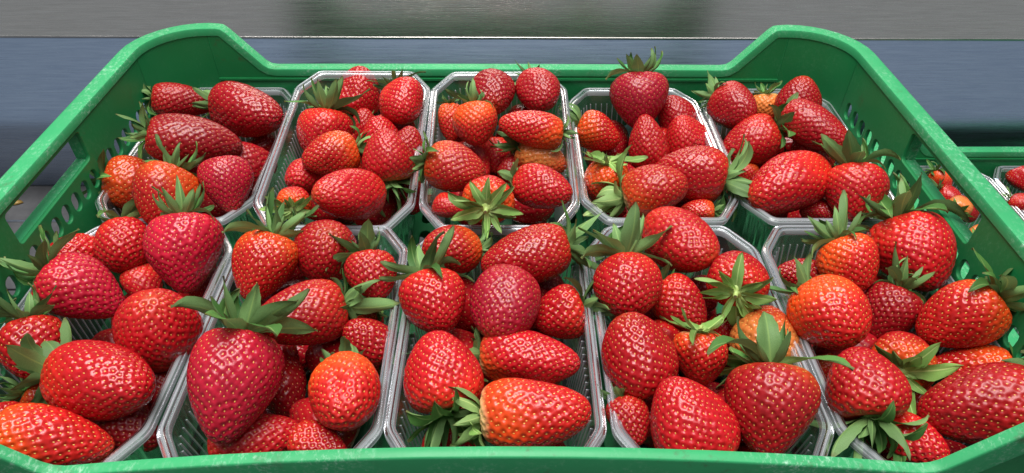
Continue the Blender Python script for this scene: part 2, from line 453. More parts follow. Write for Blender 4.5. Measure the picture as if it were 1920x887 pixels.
def build_punnet():
    root = bpy.data.objects.new('punnet', None); link(root)
    hw, hl = PW / 2, PL / 2
    cx, cy = 0.016, 0.024
    # rim: flat flange, raised bead, turned-down edge (thickness 0.6 mm)
    secs = [(-0.0056, -0.0045), (-0.0054, -0.0006), (-0.0049, 0.0), (-0.0038, 0.0), (-0.0032, 0.0012), (-0.0022, 0.0014), (-0.0014, 0.0004),
            (-0.0004, 0.0), (0.0, -0.0006), (0.0, -0.0034), (-0.0006, -0.0034), (-0.0007, -0.0011), (-0.0032, -0.0007), (-0.0047, -0.0008), (-0.0050, -0.0045)]
    loops = []
    for o_, z in secs:
        loops.append([(x, y, z + PH) for x, y in outline(hw + o_, hl + o_, cx + o_ * 0.4, cy + o_ * 0.4)])
    v, f = sweep_closed(loops, True)
    me = pydata('rim', v, f, True); me.set_sharp_from_angle(angle=math.radians(55))
    me.materials.append(M_CLEAR_RIM); me.materials.append(M_CLEAR_FLAT)
    npt = len(loops[0])
    me.polygons.foreach_set('material_index', [0 if (i_ // npt) in (0, 1, 4, 5, 7, 8, 9) else 1 for i_ in range(len(me.polygons))])
    mesh_obj('rim', me, None, root)
    # fluted wall
    def wall(inset, rib, z):
        base = resample(outline(hw - 0.0058 - inset, hl - 0.0058 - inset, cx - 0.002, cy - 0.002, 0.005), 0.00125)
        t = np.roll(base, -1, 0) - np.roll(base, 1, 0); t /= np.linalg.norm(t, axis=1)[:, None]
        nrm = np.stack([t[:, 1], -t[:, 0]], 1)
        amp = np.where(np.arange(len(base)) % 4 < 2, rib * 0.4, 0.0)
        p = base + nrm * amp[:, None]
        return [(a, b, z) for a, b in p]
    lv = [(0.0, 0.0, PH - 0.0045), (0.0006, 0.0, PH - 0.012), (0.0008, 0.0008, PH - 0.0135), (0.0030, 0.0008, 0.036), (0.0058, 0.0008, 0.008), (0.0080, 0.0, 0.0025), (0.0100, 0.0, 0.001)]
    n0 = None; loops = []
    for ins, rb, z in lv:
        lp = wall(ins, rb, z)
        if n0 is None: n0 = len(lp)
        if len(lp) != n0:
            P_ = np.array(lp); q = np.linspace(0, len(lp), n0, endpoint=False)
            P_ = np.vstack([P_, P_[:1]])
            lp = [tuple(np.array([np.interp(t, np.arange(len(P_)), P_[:, c]) for c in range(3)])) for t in q]
        loops.append(lp)
    v, f = sweep_closed(loops, False)
    mesh_obj('wall', pydata('wall', v, f, False), M_CLEAR, root)
    # thin stiffening ribs
    top = np.array(loops[2]); bot_ = np.array(loops[4]); nr = len(top)
    t_ = np.roll(top, -1, 0) - np.roll(top, 1, 0); t_ /= np.linalg.norm(t_, axis=1)[:, None]
    nn_ = np.stack([-t_[:, 1], t_[:, 0], np.zeros(nr)], 1)
    v, f = [], []
    for i in range(0, nr, 4):
        k0 = len(v); hw_ = t_[i] * 0.00032
        for p in (top[i] + (0, 0, 0.0015), bot_[i]):
            v += [p - hw_, p - hw_ + nn_[i] * 0.0008, p + hw_ + nn_[i] * 0.0008, p + hw_]
        f += [(k0, k0 + 1, k0 + 5, k0 + 4), (k0 + 1, k0 + 2, k0 + 6, k0 + 5), (k0 + 2, k0 + 3, k0 + 7, k0 + 6), (k0, k0 + 3, k0 + 2, k0 + 1)]
    ro = mesh_obj('ribs', pydata('ribs', v, f, False), M_CLEAR_RIB, root); ro['kind'] = 'stuff'
    b = outline(hw - 0.0155, hl - 0.0155, cx - 0.004, cy - 0.004)
    v = [(x, y, 0.0005) for x, y in b] + [(x * 0.9, y * 0.94, 0.002) for x, y in b]
    n = len(b); f = [(i, (i + 1) % n, n + (i + 1) % n, n + i) for i in range(n)] + [tuple(range(n, 2 * n))]
    mesh_obj('base', pydata('base', v, f, False), M_CLEAR, root)
    return root

FLOOR = 0.0085
RIMZ = FLOOR + PH
XS = [-0.230, -0.115, 0.0, 0.115, 0.230]
PX = [x + 0.0005 for x in XS]
PUN = []                                        # (centre x, centre y, lift of the far end, yaw)
for i in range(5): PUN.append((PX[i], 0.0955, [0, 0.115, 0.115, 0.0, 0.0][i], [0.4, -0.6, 0.5, 0.3, -0.4][i]))
for i in range(5): PUN.append((PX[i], -0.0935, 0.0, [-0.3, 0.5, -0.4, 0.6, 0.2][i]))
P_NAME = ['corner punnet by the wall, farthest from the neighbouring crate', 'fourth wall-row punnet from the neighbouring crate',
          'middle wall-row punnet', 'second wall-row punnet from the neighbouring crate', 'wall-row punnet next to the neighbouring crate',
          'outer-row punnet farthest from the neighbouring crate', 'fourth outer-row punnet from the neighbouring crate',
          'middle outer-row punnet', 'second outer-row punnet from the neighbouring crate', 'outer-row punnet next to the neighbouring crate']
pun0 = build_punnet()
for i, (x, y, lift, yaw) in enumerate(PUN):
    o = pun0 if i == 0 else copy_tree(pun0)
    o.location = (x, y, FLOOR + lift * PL / 2 + 0.0005 * (i % 2))
    o.rotation_euler = (lift, 0, math.radians(yaw))
    tag(o, 'clear plastic ' + P_NAME[i].replace('punnet', 'strawberry punnet'), 'punnet', 'clear punnets in the green crate')
for j, (cx_, cy_) in enumerate(((-2, 1), (-1, 1), (-2, 0))):
    o = copy_tree(pun0)
    o.location = (NX + 0.036 + cx_ * 0.115, NY + (0.0955 if cy_ else -0.0935), FLOOR - H - 0.001); o.rotation_euler = (0, 0, 0)
    tag(o, ['clear punnet in the lower crate, in its corner by the steel wall', 'clear punnet in the lower crate, second from its corner',
            'clear punnet in the lower crate, in its outer row'][j], 'punnet', 'clear punnets in the lower crate')

# ------------------------------------------------------------------ strawberries
# colour kinds: tip colour, shoulder colour, pale collar colour or None, extent of the shoulder colour, seed
KIND = {
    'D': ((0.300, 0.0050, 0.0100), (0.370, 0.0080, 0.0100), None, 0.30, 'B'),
    'R': ((0.430, 0.0075, 0.0120), (0.540, 0.0180, 0.0110), None, 0.30, 'A'),
    'P': ((0.420, 0.0085, 0.0280), (0.470, 0.0100, 0.0230), None, 0.25, 'A'),
    'O': ((0.490, 0.0120, 0.0110), (0.680, 0.0640, 0.0090), None, 0.44, 'Y'),
    'W': ((0.500, 0.0130, 0.0110), (0.660, 0.0560, 0.0100), (0.72, 0.52, 0.24), 0.36, 'Y'),
    'Q': ((0.600, 0.0600, 0.0150), (0.720, 0.2000, 0.0450), (0.70, 0.48, 0.18), 0.80, 'Y'),
    'N': ((0.420, 0.0080, 0.0130), (0.640, 0.0750, 0.0120), (0.62, 0.46, 0.20), 0.22, 'A'),
}
# per punnet: x, y, extent along the axis, extent across (photo pixels), axis direction calyx->tip in the picture (deg),
# tilt of the tip towards the viewer (deg), kind, layer (0 top), calyx (0 none, 1 plain, 2 big, 3 pale star), look
B = {
0: [(348,190,114,64,-6,5,'D',0,1,'small dark oblong strawberry lying on its side'),
    (466,209,128,100,-12,38,'D',0,1,'large dark strawberry with orange tip patch'),
    (368,266,162,96,-10,8,'D',0,1,'long dark pear-shaped strawberry'),
    (490,280,70,60,60,20,'R',2,0,'small half-hidden red strawberry'),
    (462,308,100,84,150,20,'D',1,0,'dark strawberry behind the pink-red one'),
    (428,350,108,98,-78,15,'P',0,0,'pinkish-red conical strawberry tipped down against the rim'),
    (372,335,70,60,-30,10,'R',2,0,'red strawberry mostly buried between its neighbours'),
    (258,346,108,100,-12,10,'O',1,1,'orange-shouldered strawberry with calyx towards the crate handle'),
    (308,372,118,122,-112,18,'O',0,1,'big bright orange-red strawberry with calyx upwards')],
1: [(671,168,88,94,82,12,'R',1,1,'red strawberry with its tip pointing up'),
    (755,194,88,90,-70,45,'R',0,1,'round red strawberry with sepals behind it'),
    (608,256,98,104,-97,12,'R',1,2,'orange-red strawberry with long raised sepals'),
    (618,291,104,86,193,8,'O',0,1,'orange-shouldered strawberry leaning on a round one'),
    (565,331,64,64,-150,30,'R',1,0,'small red strawberry at the punnet side'),
    (652,363,134,98,176,35,'R',0,0,'largest dark-red oval strawberry'),
    (727,290,98,100,96,6,'N',0,2,'pinkish strawberry with pale shoulder and tip up'),
    (712,262,92,84,100,20,'R',1,1,'red strawberry under the pinkish one'),
    (762,278,86,74,80,20,'R',1,0,'narrow red strawberry squeezed against the rim'),
    (553,377,62,66,75,-58,'O',1,3,'small strawberry showing its pale green star calyx'),
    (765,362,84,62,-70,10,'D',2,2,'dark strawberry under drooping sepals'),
    (684,232,60,52,90,10,'R',2,0,'tiny red strawberry deep in the gap')],
2: [(925,175,88,86,-80,55,'D',0,0,'round dark-red strawberry with blunt end outwards'),
    (1011,171,86,82,-60,50,'D',0,1,'second round dark-red strawberry beside the blunt one'),
    (891,234,80,86,-86,14,'O',0,1,'orange-red strawberry with neat upright calyx'),
    (846,230,70,48,-85,10,'O',1,1,'narrow orange strawberry peeping out at the rim'),
    (995,241,124,70,172,8,'O',0,1,'long orange-red strawberry pointing away from the neighbouring crate'),
    (856,315,112,96,-14,12,'O',0,1,'plump orange strawberry lying with tip inwards'),
    (930,293,66,56,-90,20,'R',2,0,'small pinkish-red strawberry deep in the middle'),
    (1018,294,98,74,-26,4,'Q',1,2,'pale orange unripe strawberry with sepals spread'),
    (1020,353,112,84,-16,22,'R',0,1,'glossy bright red strawberry near the rim corner'),
    (918,368,92,100,75,-60,'O',0,3,'strawberry with wide pale green star calyx outwards'),
    (845,388,62,48,-20,20,'R',1,0,'small red strawberry in the rim corner'),
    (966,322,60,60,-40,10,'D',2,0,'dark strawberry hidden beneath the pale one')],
3: [(1198,191,104,110,-90,12,'P',0,1,'heart-shaped strawberry perched on top with one upright sepal'),
    (1214,264,100,76,98,10,'R',1,0,'red conical strawberry below the perched heart'),
    (1284,255,84,88,110,25,'R',1,0,'broad red strawberry with no calyx showing'),
    (1268,218,82,74,120,15,'D',1,1,'dark strawberry behind the perched heart'),
    (1124,250,82,74,-24,8,'O',1,2,'orange-red strawberry with calyx over the punnet rim'),
    (1292,325,124,114,168,12,'R',0,2,'large red strawberry with drooping calyx by the rim'),
    (1230,356,120,100,12,8,'W',0,2,'bright orange-red strawberry with white collar'),
    (1136,345,84,84,-92,-20,'O',1,3,'strawberry under a large pale green star calyx'),
    (1306,396,62,46,180,10,'O',1,1,'small orange strawberry tucked under the rim corner'),
    (1140,393,70,56,0,20,'D',2,0,'dark strawberry under the white-collared one'),
    (1200,297,52,46,90,10,'D',2,0,'tiny dark strawberry between two calyxes')],
4: [(1378,200,92,84,-28,35,'D',0,1,'dark-red strawberry with scarred blunt tip'),
    (1437,202,48,56,-90,0,'Q',1,1,'small pale orange strawberry behind the others'),
    (1500,181,74,84,74,8,'D',0,0,'dark strawberry with its pointed tip up'),
    (1530,240,134,78,-28,10,'D',0,0,'long waisted dark-red strawberry'),
    (1404,268,110,90,205,8,'R',1,2,'red strawberry with bushy calyx inwards'),
    (1520,284,90,80,110,8,'R',1,1,'glossy red strawberry under the waisted one'),
    (1475,343,152,112,-160,35,'R',0,0,'largest broad red strawberry with many seeds'),
    (1605,366,94,114,-88,20,'R',0,2,'shining red strawberry with grey-green sepals upright'),
    (1536,396,64,50,-20,20,'R',1,0,'red strawberry mostly hidden below the broad one'),
    (1400,330,44,46,-90,10,'O',2,0,'small orange strawberry pressed to the punnet side')],
5: [(130,480,106,80,-170,20,'R',1,1,'red strawberry leaning on the crate side with holes'),
    (233,463,100,102,-85,28,'R',1,1,'glossy orange-red round strawberry'),
    (160,547,146,122,-28,14,'P',0,2,'pinkish-red strawberry with calyx towards the handle'),
    (348,477,146,140,-86,10,'P',0,2,'big pinkish heart-shaped strawberry with dark upright sepals'),
    (272,536,80,68,-60,20,'R',2,1,'small red strawberry below the big heart'),
    (297,612,156,154,100,50,'R',0,0,'large round red strawberry with tip outwards'),
    (62,656,114,114,-80,18,'R',0,2,'round strawberry with long sepals over the rim'),
    (192,718,190,150,-14,42,'R',0,2,'very large matt-red oval strawberry'),
    (105,823,206,114,-10,6,'O',0,0,'long bright orange strawberry against the low rim'),
    (14,800,84,84,-90,20,'R',1,0,'red strawberry in the crate corner'),
    (250,806,110,92,-30,20,'D',1,0,'dark strawberry beneath the large oval one'),
    (306,730,96,76,-60,20,'D',2,1,'dark strawberry in the shadow beside the rim'),
    (386,540,76,66,-80,10,'D',2,0,'dark strawberry deep below the big heart'),
    (88,752,80,66,-20,0,'O',2,2,'small orange strawberry covered by sepals')],
6: [(490,503,130,118,-112,10,'O',0,2,'orange-shouldered conical strawberry with raised sepals'),
    (612,467,110,122,80,52,'R',0,0,'broad red strawberry with dry scar on top'),
    (698,521,96,98,-80,18,'R',0,2,'small round bright red strawberry by the rim'),
    (557,594,176,124,195,10,'R',0,2,'domed red strawberry in the middle with orange shoulder'),
    (685,637,98,92,140,20,'R',1,1,'glossy red strawberry below the small round one'),
    (438,726,206,172,-101,8,'P',0,2,'huge pinkish conical strawberry with crown of dark sepals'),
    (648,740,140,134,-82,55,'O',0,1,'round orange-red strawberry with tip facing outwards'),
    (480,823,164,98,8,12,'R',1,0,'red strawberry lying under the huge conical one'),
    (602,835,110,80,-20,20,'R',1,0,'red strawberry low beside the crate rim'),
    (535,735,110,92,-70,10,'D',2,0,'dark strawberry in the gap beside the huge one'),
    (672,585,70,54,180,0,'O',2,3,'small orange strawberry almost covered by sepals'),
    (545,522,66,60,-90,10,'D',2,0,'dark strawberry deep behind the domed one')],
7: [(845,468,108,94,178,30,'O',0,1,'orange-red strawberry with broad blunt end'),
    (983,481,166,110,193,12,'R',0,2,'large red strawberry with leafy calyx behind'),
    (817,569,120,126,-70,25,'R',0,2,'red strawberry with sepals over the punnet side'),
    (944,572,142,132,-112,28,'P',0,0,'crimson-pink strawberry in the middle with glossy top'),
    (1045,590,96,104,196,8,'R',1,2,'red strawberry with calyx pressed on the punnet wall'),
    (828,694,148,150,100,-6,'R',0,2,'red strawberry standing on its large dark calyx'),
    (995,672,186,108,-6,10,'N',1,1,'ridged red strawberry with orange shoulder'),
    (1006,774,204,132,2,8,'W',0,1,'long bright strawberry with white collar and thick stem'),
    (818,826,70,56,90,0,'R',2,0,'small strawberry under the dark calyx'),
    (1026,532,72,60,-30,10,'D',2,0,'dark strawberry hidden below the leafy one')],
8: [(1278,453,146,118,-22,42,'R',0,0,'red strawberry with starry scar lying across the rim'),
    (1177,537,122,130,-82,28,'R',0,2,'deep red round strawberry at the punnet side'),
    (1385,520,112,114,80,-58,'R',0,3,'strawberry with wide pale green star calyx facing up'),
    (1279,574,104,96,-42,15,'R',1,1,'red strawberry between two star calyxes'),
    (1194,661,152,140,112,14,'R',0,0,'plump red strawberry with rounded tip up'),
    (1436,628,108,130,85,-28,'Q',1,3,'pale orange strawberry with folded sepals on it'),
    (1312,672,100,102,-92,-8,'W',1,3,'pale-shouldered strawberry under a star calyx'),
    (1291,784,168,162,115,18,'R',0,1,'large glossy red conical strawberry by the rim'),
    (1447,772,170,172,-89,10,'N',0,2,'big strawberry with wide flat sepals and pale collar'),
    (1182,790,92,80,-70,15,'R',1,1,'small red strawberry below the plump one'),
    (1358,622,66,60,-80,10,'R',2,0,'small red strawberry wedged behind the pale one'),
    (1318,552,68,60,-60,10,'D',2,0,'dark strawberry below the scarred one')],
9: [(1713,478,146,148,-68,12,'R',0,2,'large glossy red strawberry under the crate handle'),
    (1595,498,94,112,-62,8,'O',0,2,'orange strawberry with long pointed sepals'),
    (1498,514,82,60,180,10,'R',1,0,'small red strawberry at the far punnet corner'),
    (1557,591,140,144,-48,28,'O',0,1,'large orange-red dome-shaped strawberry'),
    (1664,590,106,104,-118,8,'D',1,2,'dark strawberry with a dried brown sepal'),
    (1797,598,148,124,208,8,'O',0,2,'orange-red strawberry with calyx against the crate side'),
    (1694,671,100,116,78,-62,'O',1,3,'strawberry showing a small pale green star calyx'),
    (1622,716,128,146,100,-14,'R',0,2,'red strawberry standing over its large spread calyx'),
    (1838,763,210,156,186,10,'R',0,2,'very large red strawberry filling the crate corner'),
    (1818,688,130,84,180,8,'O',1,1,'orange strawberry behind the very large one'),
    (1718,828,116,90,-28,8,'R',1,2,'red strawberry low against the crate rim'),
    (1726,766,90,74,-60,10,'D',2,0,'dark strawberry in the middle gap'),
    (1546,692,56,60,-80,0,'O',2,0,'small orange strawberry beside the punnet wall')],
10: [(1766,340,44,38,-60,5,'O',0,2,'orange-red strawberry with leafy calyx in the lower crate'),
    (1784,372,50,40,-30,5,'R',0,2,'red strawberry under pale sepals in the lower crate'),
    (1815,398,40,38,-90,-10,'R',1,3,'small red strawberry with pale star calyx in the lower crate'),
    (1840,438,46,44,80,-50,'Q',0,3,'pale unripe strawberry in the lower crate'),
    (1800,386,44,44,70,-55,'Q',0,3,'pale strawberry under a wide light calyx in the lower crate'),
    (1858,462,44,44,60,-50,'Q',1,3,'unripe greenish strawberry deep in the lower crate'),
    (1918,338,50,46,-60,10,'R',0,0,'red strawberry by the punnet rim in the lower crate'),
    (1925,386,56,44,-20,10,'R',0,1,'bright red strawberry below the rim in the lower crate')],
}
SHORT = ['in wall-row punnet farthest from lower crate', 'in fourth wall-row punnet from lower crate', 'in middle wall-row punnet',
         'in second wall-row punnet from lower crate', 'in wall-row punnet nearest lower crate',
         'in outer-row punnet farthest from lower crate', 'in fourth outer-row punnet from lower crate', 'in middle outer-row punnet',
         'in second outer-row punnet from lower crate', 'in outer-row punnet nearest lower crate', '']

berries = []
for pi, lst in B.items():
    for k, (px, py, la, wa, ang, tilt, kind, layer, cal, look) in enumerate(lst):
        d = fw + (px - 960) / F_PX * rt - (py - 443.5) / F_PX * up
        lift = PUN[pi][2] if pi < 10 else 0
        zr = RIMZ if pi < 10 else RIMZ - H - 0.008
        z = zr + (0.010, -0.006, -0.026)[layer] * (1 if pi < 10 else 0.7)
        if lift: z += lift * max(0.0, 0.0955 + PL / 2 - 0.04 - 0.06)
        t = (z - CAM[2]) / d[2]                     # depth along the optical axis
        a, ti = math.radians(ang), math.radians(tilt)
        tip = math.cos(a) * math.cos(ti) * rt + math.sin(a) * math.cos(ti) * up - math.sin(ti) * fw
        # re-express relative to the local line of sight so that off-centre fruit keep their outline
        dn = d / np.linalg.norm(d)
        e1 = math.cos(a) * rt + math.sin(a) * up; e1 = e1 - dn * e1.dot(dn); e1 /= np.linalg.norm(e1)
        axis = math.cos(ti) * e1 - math.sin(ti) * dn
        ext = math.sqrt(max(la ** 2 - (wa * math.sin(ti)) ** 2, 0)) / max(math.cos(ti), 0.2)
        Lp = min(max(ext, 0.92 * wa), 1.75 * wa)
        berries.append(dict(pi=pi, k=k, d=d, t=t, t0=t, axis=axis, e1=e1, L=Lp, W=wa, kind=kind, layer=layer, cal=cal, look=look, px=(px, py), dn=dn, blunt=tilt >= 28))

# settle: slide fruit along their lines of sight until they no longer run through each other
nb = len(berries)
def spheres():
    C, Rr, I = [], [], []
    for i, b in enumerate(berries):
        c = CAM + b['d'] * b['t']; s = b['t'] / F_PX * 1.0
        L_, W_ = b['L'] * s, b['W'] * s
        ex = max(L_ / 2 - 0.36 * W_, 0.02 * W_)
        for off, r in ((0, 0.46 * W_), (-ex * 0.8, 0.36 * W_), (ex * 0.9, 0.28 * W_)):
            C.append(c + b['axis'] * off); Rr.append(r); I.append(i)
    return np.array(C), np.array(Rr), np.array(I)
D = np.array([b['d'] for b in berries]); pri = np.array([b['layer'] * 0.020 for b in berries])
for it in range(70):
    C, Rr, I = spheres()
    dist = np.linalg.norm(C[:, None] - C[None], axis=2)
    pen = (Rr[:, None] + Rr[None]) * 0.97 - dist
    pen[I[:, None] == I[None]] = -1
    move = np.zeros(nb); T = np.array([b['t'] for b in berries]); key = T + pri
    ii, jj = np.where(np.triu(pen, 1) > 0.0004)
    for a, b_ in zip(ii, jj):
        i, j = I[a], I[b_]; p = pen[a, b_]
        if key[i] > key[j]: i, j = j, i             # i is in front
        move[i] = min(move[i], -0.25 * p); move[j] = max(move[j], 0.45 * p) if move[j] >= 0 else move[j] + 0.3 * p
    for i, b in enumerate(berries):
        t = b['t'] + move[i]
        t = min(max(t, b['t0'] - 0.022), b['t0'] + 0.05)
        zmin = (FLOOR + 0.002 if b['pi'] < 10 else FLOOR - H) + 0.42 * b['W'] * t / F_PX
        tmax = (zmin - CAM[2]) / b['d'][2]
        b['t'] = min(t, tmax)

def berry_mesh(L, W, D_, kind, seed, nphi, nth, nseed, scar, blunt=False):
    """local frame: +Z towards the calyx, origin at the middle of the axis; returns flesh mesh, seed mesh, calyx height"""
    r = np.random.default_rng(seed)
    tipc, shc, collar, ext, sk = KIND[kind]
    taper = r.uniform(0.03, 0.12) if blunt else r.uniform(0.14, 0.30); pt = r.uniform(0.0, 0.10) + (0.10 if kind == 'P' else 0)
    ph = r.uniform(0, 6.28, 8); am = r.uniform(0.3, 1.0, 8)
    lob = r.choice([0.0, 0.04, 0.08]); bx, by = r.uniform(-0.05, 0.05, 2)
    def surf(phi, th):
        a = np.cos(phi)                                         # +1 calyx, -1 tip
        rho = np.sin(phi) ** (0.80) * (1 + taper * a - 0.06 * a * a)
        rho = rho * (1 + 0.040 * am[0] * np.cos(2 * th + ph[0] + 0.8 * a) + 0.032 * am[1] * np.cos(3 * th + ph[1] - 1.3 * a)
                     + 0.045 * am[2] * np.sin(3.2 * a + ph[2]) * np.cos(th + ph[3]) + lob * np.cos(2 * th + ph[4]) * (a + 0.4)
                     + 0.016 * am[3] * np.cos(5 * th + ph[5] + 2 * a))
        rho = rho * (1 - g_amp * np.exp(-((np.mod(th - g_th + math.pi, 2 * math.pi) - math.pi) / 0.45) ** 2) * np.exp(-((a - g_a) / 0.6) ** 2))
        z = a - pt * np.clip(-a, 0, 1) ** 6 - 0.20 * np.exp(-(phi / 0.42) ** 2) + 0.05 * am[4] * np.cos(th + ph[6]) * np.sin(phi)
        return rho * np.cos(th) + bx * (1 - a) , rho * np.sin(th) + by * (1 - a), z
    g_amp = r.choice([0.0, 0.04, 0.09, 0.15]); g_th, g_a = r.uniform(0, 6.28), r.uniform(-0.5, 0.4)
    # normalise to unit extents
    pg, tg = np.meshgrid(np.linspace(0.001, math.pi - 0.001, 60), np.linspace(0, 2 * math.pi, 60), indexing='ij')
    xs, ys, zs = surf(pg, tg)
    mid = [(q.max() + q.min()) / 2 for q in (xs, ys, zs)]; sc_ = [(q.max() - q.min()) for q in (xs, ys, zs)]
    S = np.array([W / sc_[0], D_ / sc_[1], L / sc_[2]])
    def place(phi, th):
        x, y, z = surf(phi, th); return (np.stack([x - mid[0], y - mid[1], z - mid[2]], -1)) * S
    phi = np.linspace(0.0, math.pi, nphi + 2)[1:-1]; th = np.arange(nth) / nth * 2 * math.pi
    pg, tg = np.meshgrid(phi, th, indexing='ij')
    tg = tg + (np.arange(nphi)[:, None] % 2) * (math.pi / nth)
    P = place(pg, tg)
    du = place(pg + 1e-3, tg) - place(pg - 1e-3, tg); dv = place(pg, tg + 1e-3) - place(pg, tg - 1e-3)
    Nn = np.cross(du, dv); Nn /= np.linalg.norm(Nn, axis=-1, keepdims=True) + 1e-12
    # seeds on a spiral
    i = np.arange(nseed) + 0.5
    q = 1 - 2 * i / nseed
    sphi = np.arccos(np.clip(q, -1, 1)); sth = (i * math.pi * (3 - math.sqrt(5))) % (2 * math.pi)
    sphi = sphi + r.normal(0, 0.019, nseed); sth = sth + r.normal(0, 0.029, nseed) / np.maximum(np.sin(sphi), .3)
    keep = (sphi > 0.42) & (sphi < 3.10); sphi, sth = sphi[keep], sth[keep]
    SP = place(sphi, sth)
    su = place(sphi + 1e-3, sth) - place(sphi - 1e-3, sth); sv = place(sphi, sth + 1e-3) - place(sphi, sth - 1e-3)
    SN = np.cross(su, sv); SN /= np.linalg.norm(SN, axis=-1, keepdims=True) + 1e-12
    SU = su / (np.linalg.norm(su, axis=-1, keepdims=True) + 1e-12); SV = np.cross(SN, SU)
    # local spacing
    dd = np.linalg.norm(SP[:, None] - SP[None], axis=2); dd[np.arange(len(SP)), np.arange(len(SP))] = 9
    sp = np.sort(dd, axis=1)[:, :4].mean(1); sp = np.clip(sp, 0.3 * sp.mean(), 1.4 * sp.mean())
    V = P.reshape(-1, 3); VN = Nn.reshape(-1, 3)
    d2 = ((V ** 2).sum(1)[:, None] + (SP ** 2).sum(1)[None] - 2 * V @ SP.T)
    nn = d2.argmin(1); dn_ = np.sqrt(np.maximum(d2[np.arange(len(V)), nn], 0)) / (sp[nn] * 0.56)
    dim = np.clip(1.06 - np.sqrt(dn_ ** 2 + 0.02), 0, 1); dim = dim * dim * (3 - 2 * dim)
    V = V - VN * (dim * sp[nn] * 0.245)[:, None]
    top = place(np.array([0.0]), np.array([0.0]))[0]; bot = place(np.array([math.pi]), np.array([0.0]))[0]
    V = np.vstack([V, top, bot])
    nv = len(V)
    idx = np.arange(nphi * nth).reshape(nphi, nth)
    a_, b_ = idx[:-1], np.roll(idx[:-1], -1, 1); c_, d_ = np.roll(idx[1:], -1, 1), idx[1:]
    ev = (np.arange(nphi - 1) % 2 == 0)[:, None]
    t1 = np.where(ev[..., None], np.stack([a_, d_, b_], -1), np.stack([a_, d_, c_], -1)).reshape(-1, 3)
    t2 = np.where(ev[..., None], np.stack([b_, d_, c_], -1), np.stack([a_, c_, b_], -1)).reshape(-1, 3)
    cap1 = np.stack([np.full(nth, nv - 2), idx[0], np.roll(idx[0], -1)], -1)
    cap2 = np.stack([np.full(nth, nv - 1), np.roll(idx[-1], -1), idx[-1]], -1)
    F = np.vstack([t1, t2, cap1, cap2]).astype(np.int32)
    me = tri_mesh('strawberry', V, F)
    # colour: shoulder -> tip with an uneven border, a pale collar where the kind has one
    u = (V[:, 2] - V[:, 2].min()) / (V[:, 2].max() - V[:, 2].min())      # 1 at the calyx
    thv = np.arctan2(V[:, 1], V[:, 0])
    side = 0.16 * np.cos(thv + ph[7]) + 0.05 * np.cos(3 * thv + ph[2])
    k_ = np.clip((u + side - (1 - ext) + 0.12) / 0.42, 0, 1); k_ = k_ * k_ * (3 - 2 * k_)
    col = np.array(tipc)[None] * (1 - k_)[:, None] + np.array(shc)[None] * k_[:, None]
    if collar:
        kc = np.clip((u + side * 0.35 - 0.95) / 0.07, 0, 1) * 0.8
        col = col * (1 - kc)[:, None] + np.array(collar)[None] * kc[:, None]
    if scar:                                                           # dry pale scar at the tip
        kt = np.clip(1 - np.linalg.norm(V - bot, axis=1) / (0.10 * W), 0, 1)[:, None] * 0.55
        col = col * (1 - kt) + np.array((0.40, 0.10, 0.03))[None] * kt
        ko = np.clip(1 - np.linalg.norm(V - bot, axis=1) / (0.34 * W), 0, 1)[:, None] * 0.5
        col = col * (1 - ko) + np.array((0.56, 0.05, 0.012))[None] * ko
    col = col * r.uniform(0.70, 1.08)
    at = me.color_attributes.new('col', 'FLOAT_COLOR', 'POINT')
    at.data.foreach_set('color', np.hstack([col, np.ones((len(V), 1))]).astype(np.float32).ravel())
    # seed mesh: small pointed drops lying in the dimples
    prof = np.array([(0.0, 0.62, 0.0), (0.30, 0.05, 0.0), (-0.30, 0.05, 0.0), (0.0, -0.42, 0.0), (0.0, 0.0, 0.26), (0.20, -0.30, 0.08), (-0.20, -0.30, 0.08)])
    tf = np.array([(0, 2, 4), (1, 0, 4), (2, 6, 4), (5, 1, 4), (6, 5, 4), (6, 3, 5)])
    sz = np.clip(sp * 0.29, 0.0005, 0.0014)
    base = SP - SN * (sp * 0.215)[:, None] + SN * (sz * 0.12)[:, None]
    SVs = (base[:, None] + prof[None, :, 0, None] * SV[:, None] * sz[:, None, None] - prof[None, :, 1, None] * SU[:, None] * sz[:, None, None]
           + prof[None, :, 2, None] * SN[:, None] * sz[:, None, None]).reshape(-1, 3)
    SF = (tf[None] + (np.arange(len(SP)) * 7)[:, None, None]).reshape(-1, 3)
    sm = tri_mesh('seeds', SVs, SF.astype(np.int32))
    return me, sm, float(top[2]), sk

def tri_mesh(name, V, F):
    me = bpy.data.meshes.new(name)
    me.vertices.add(len(V)); me.vertices.foreach_set('co', np.ascontiguousarray(V, np.float32).ravel())
    me.loops.add(F.size); me.loops.foreach_set('vertex_index', np.ascontiguousarray(F).ravel())
    me.polygons.add(len(F)); me.polygons.foreach_set('loop_start', np.arange(0, F.size, 3, dtype=np.int32))
    me.polygons.foreach_set('use_smooth', np.ones(len(F), bool))
    me.update(calc_edges=True); me.validate(); return me

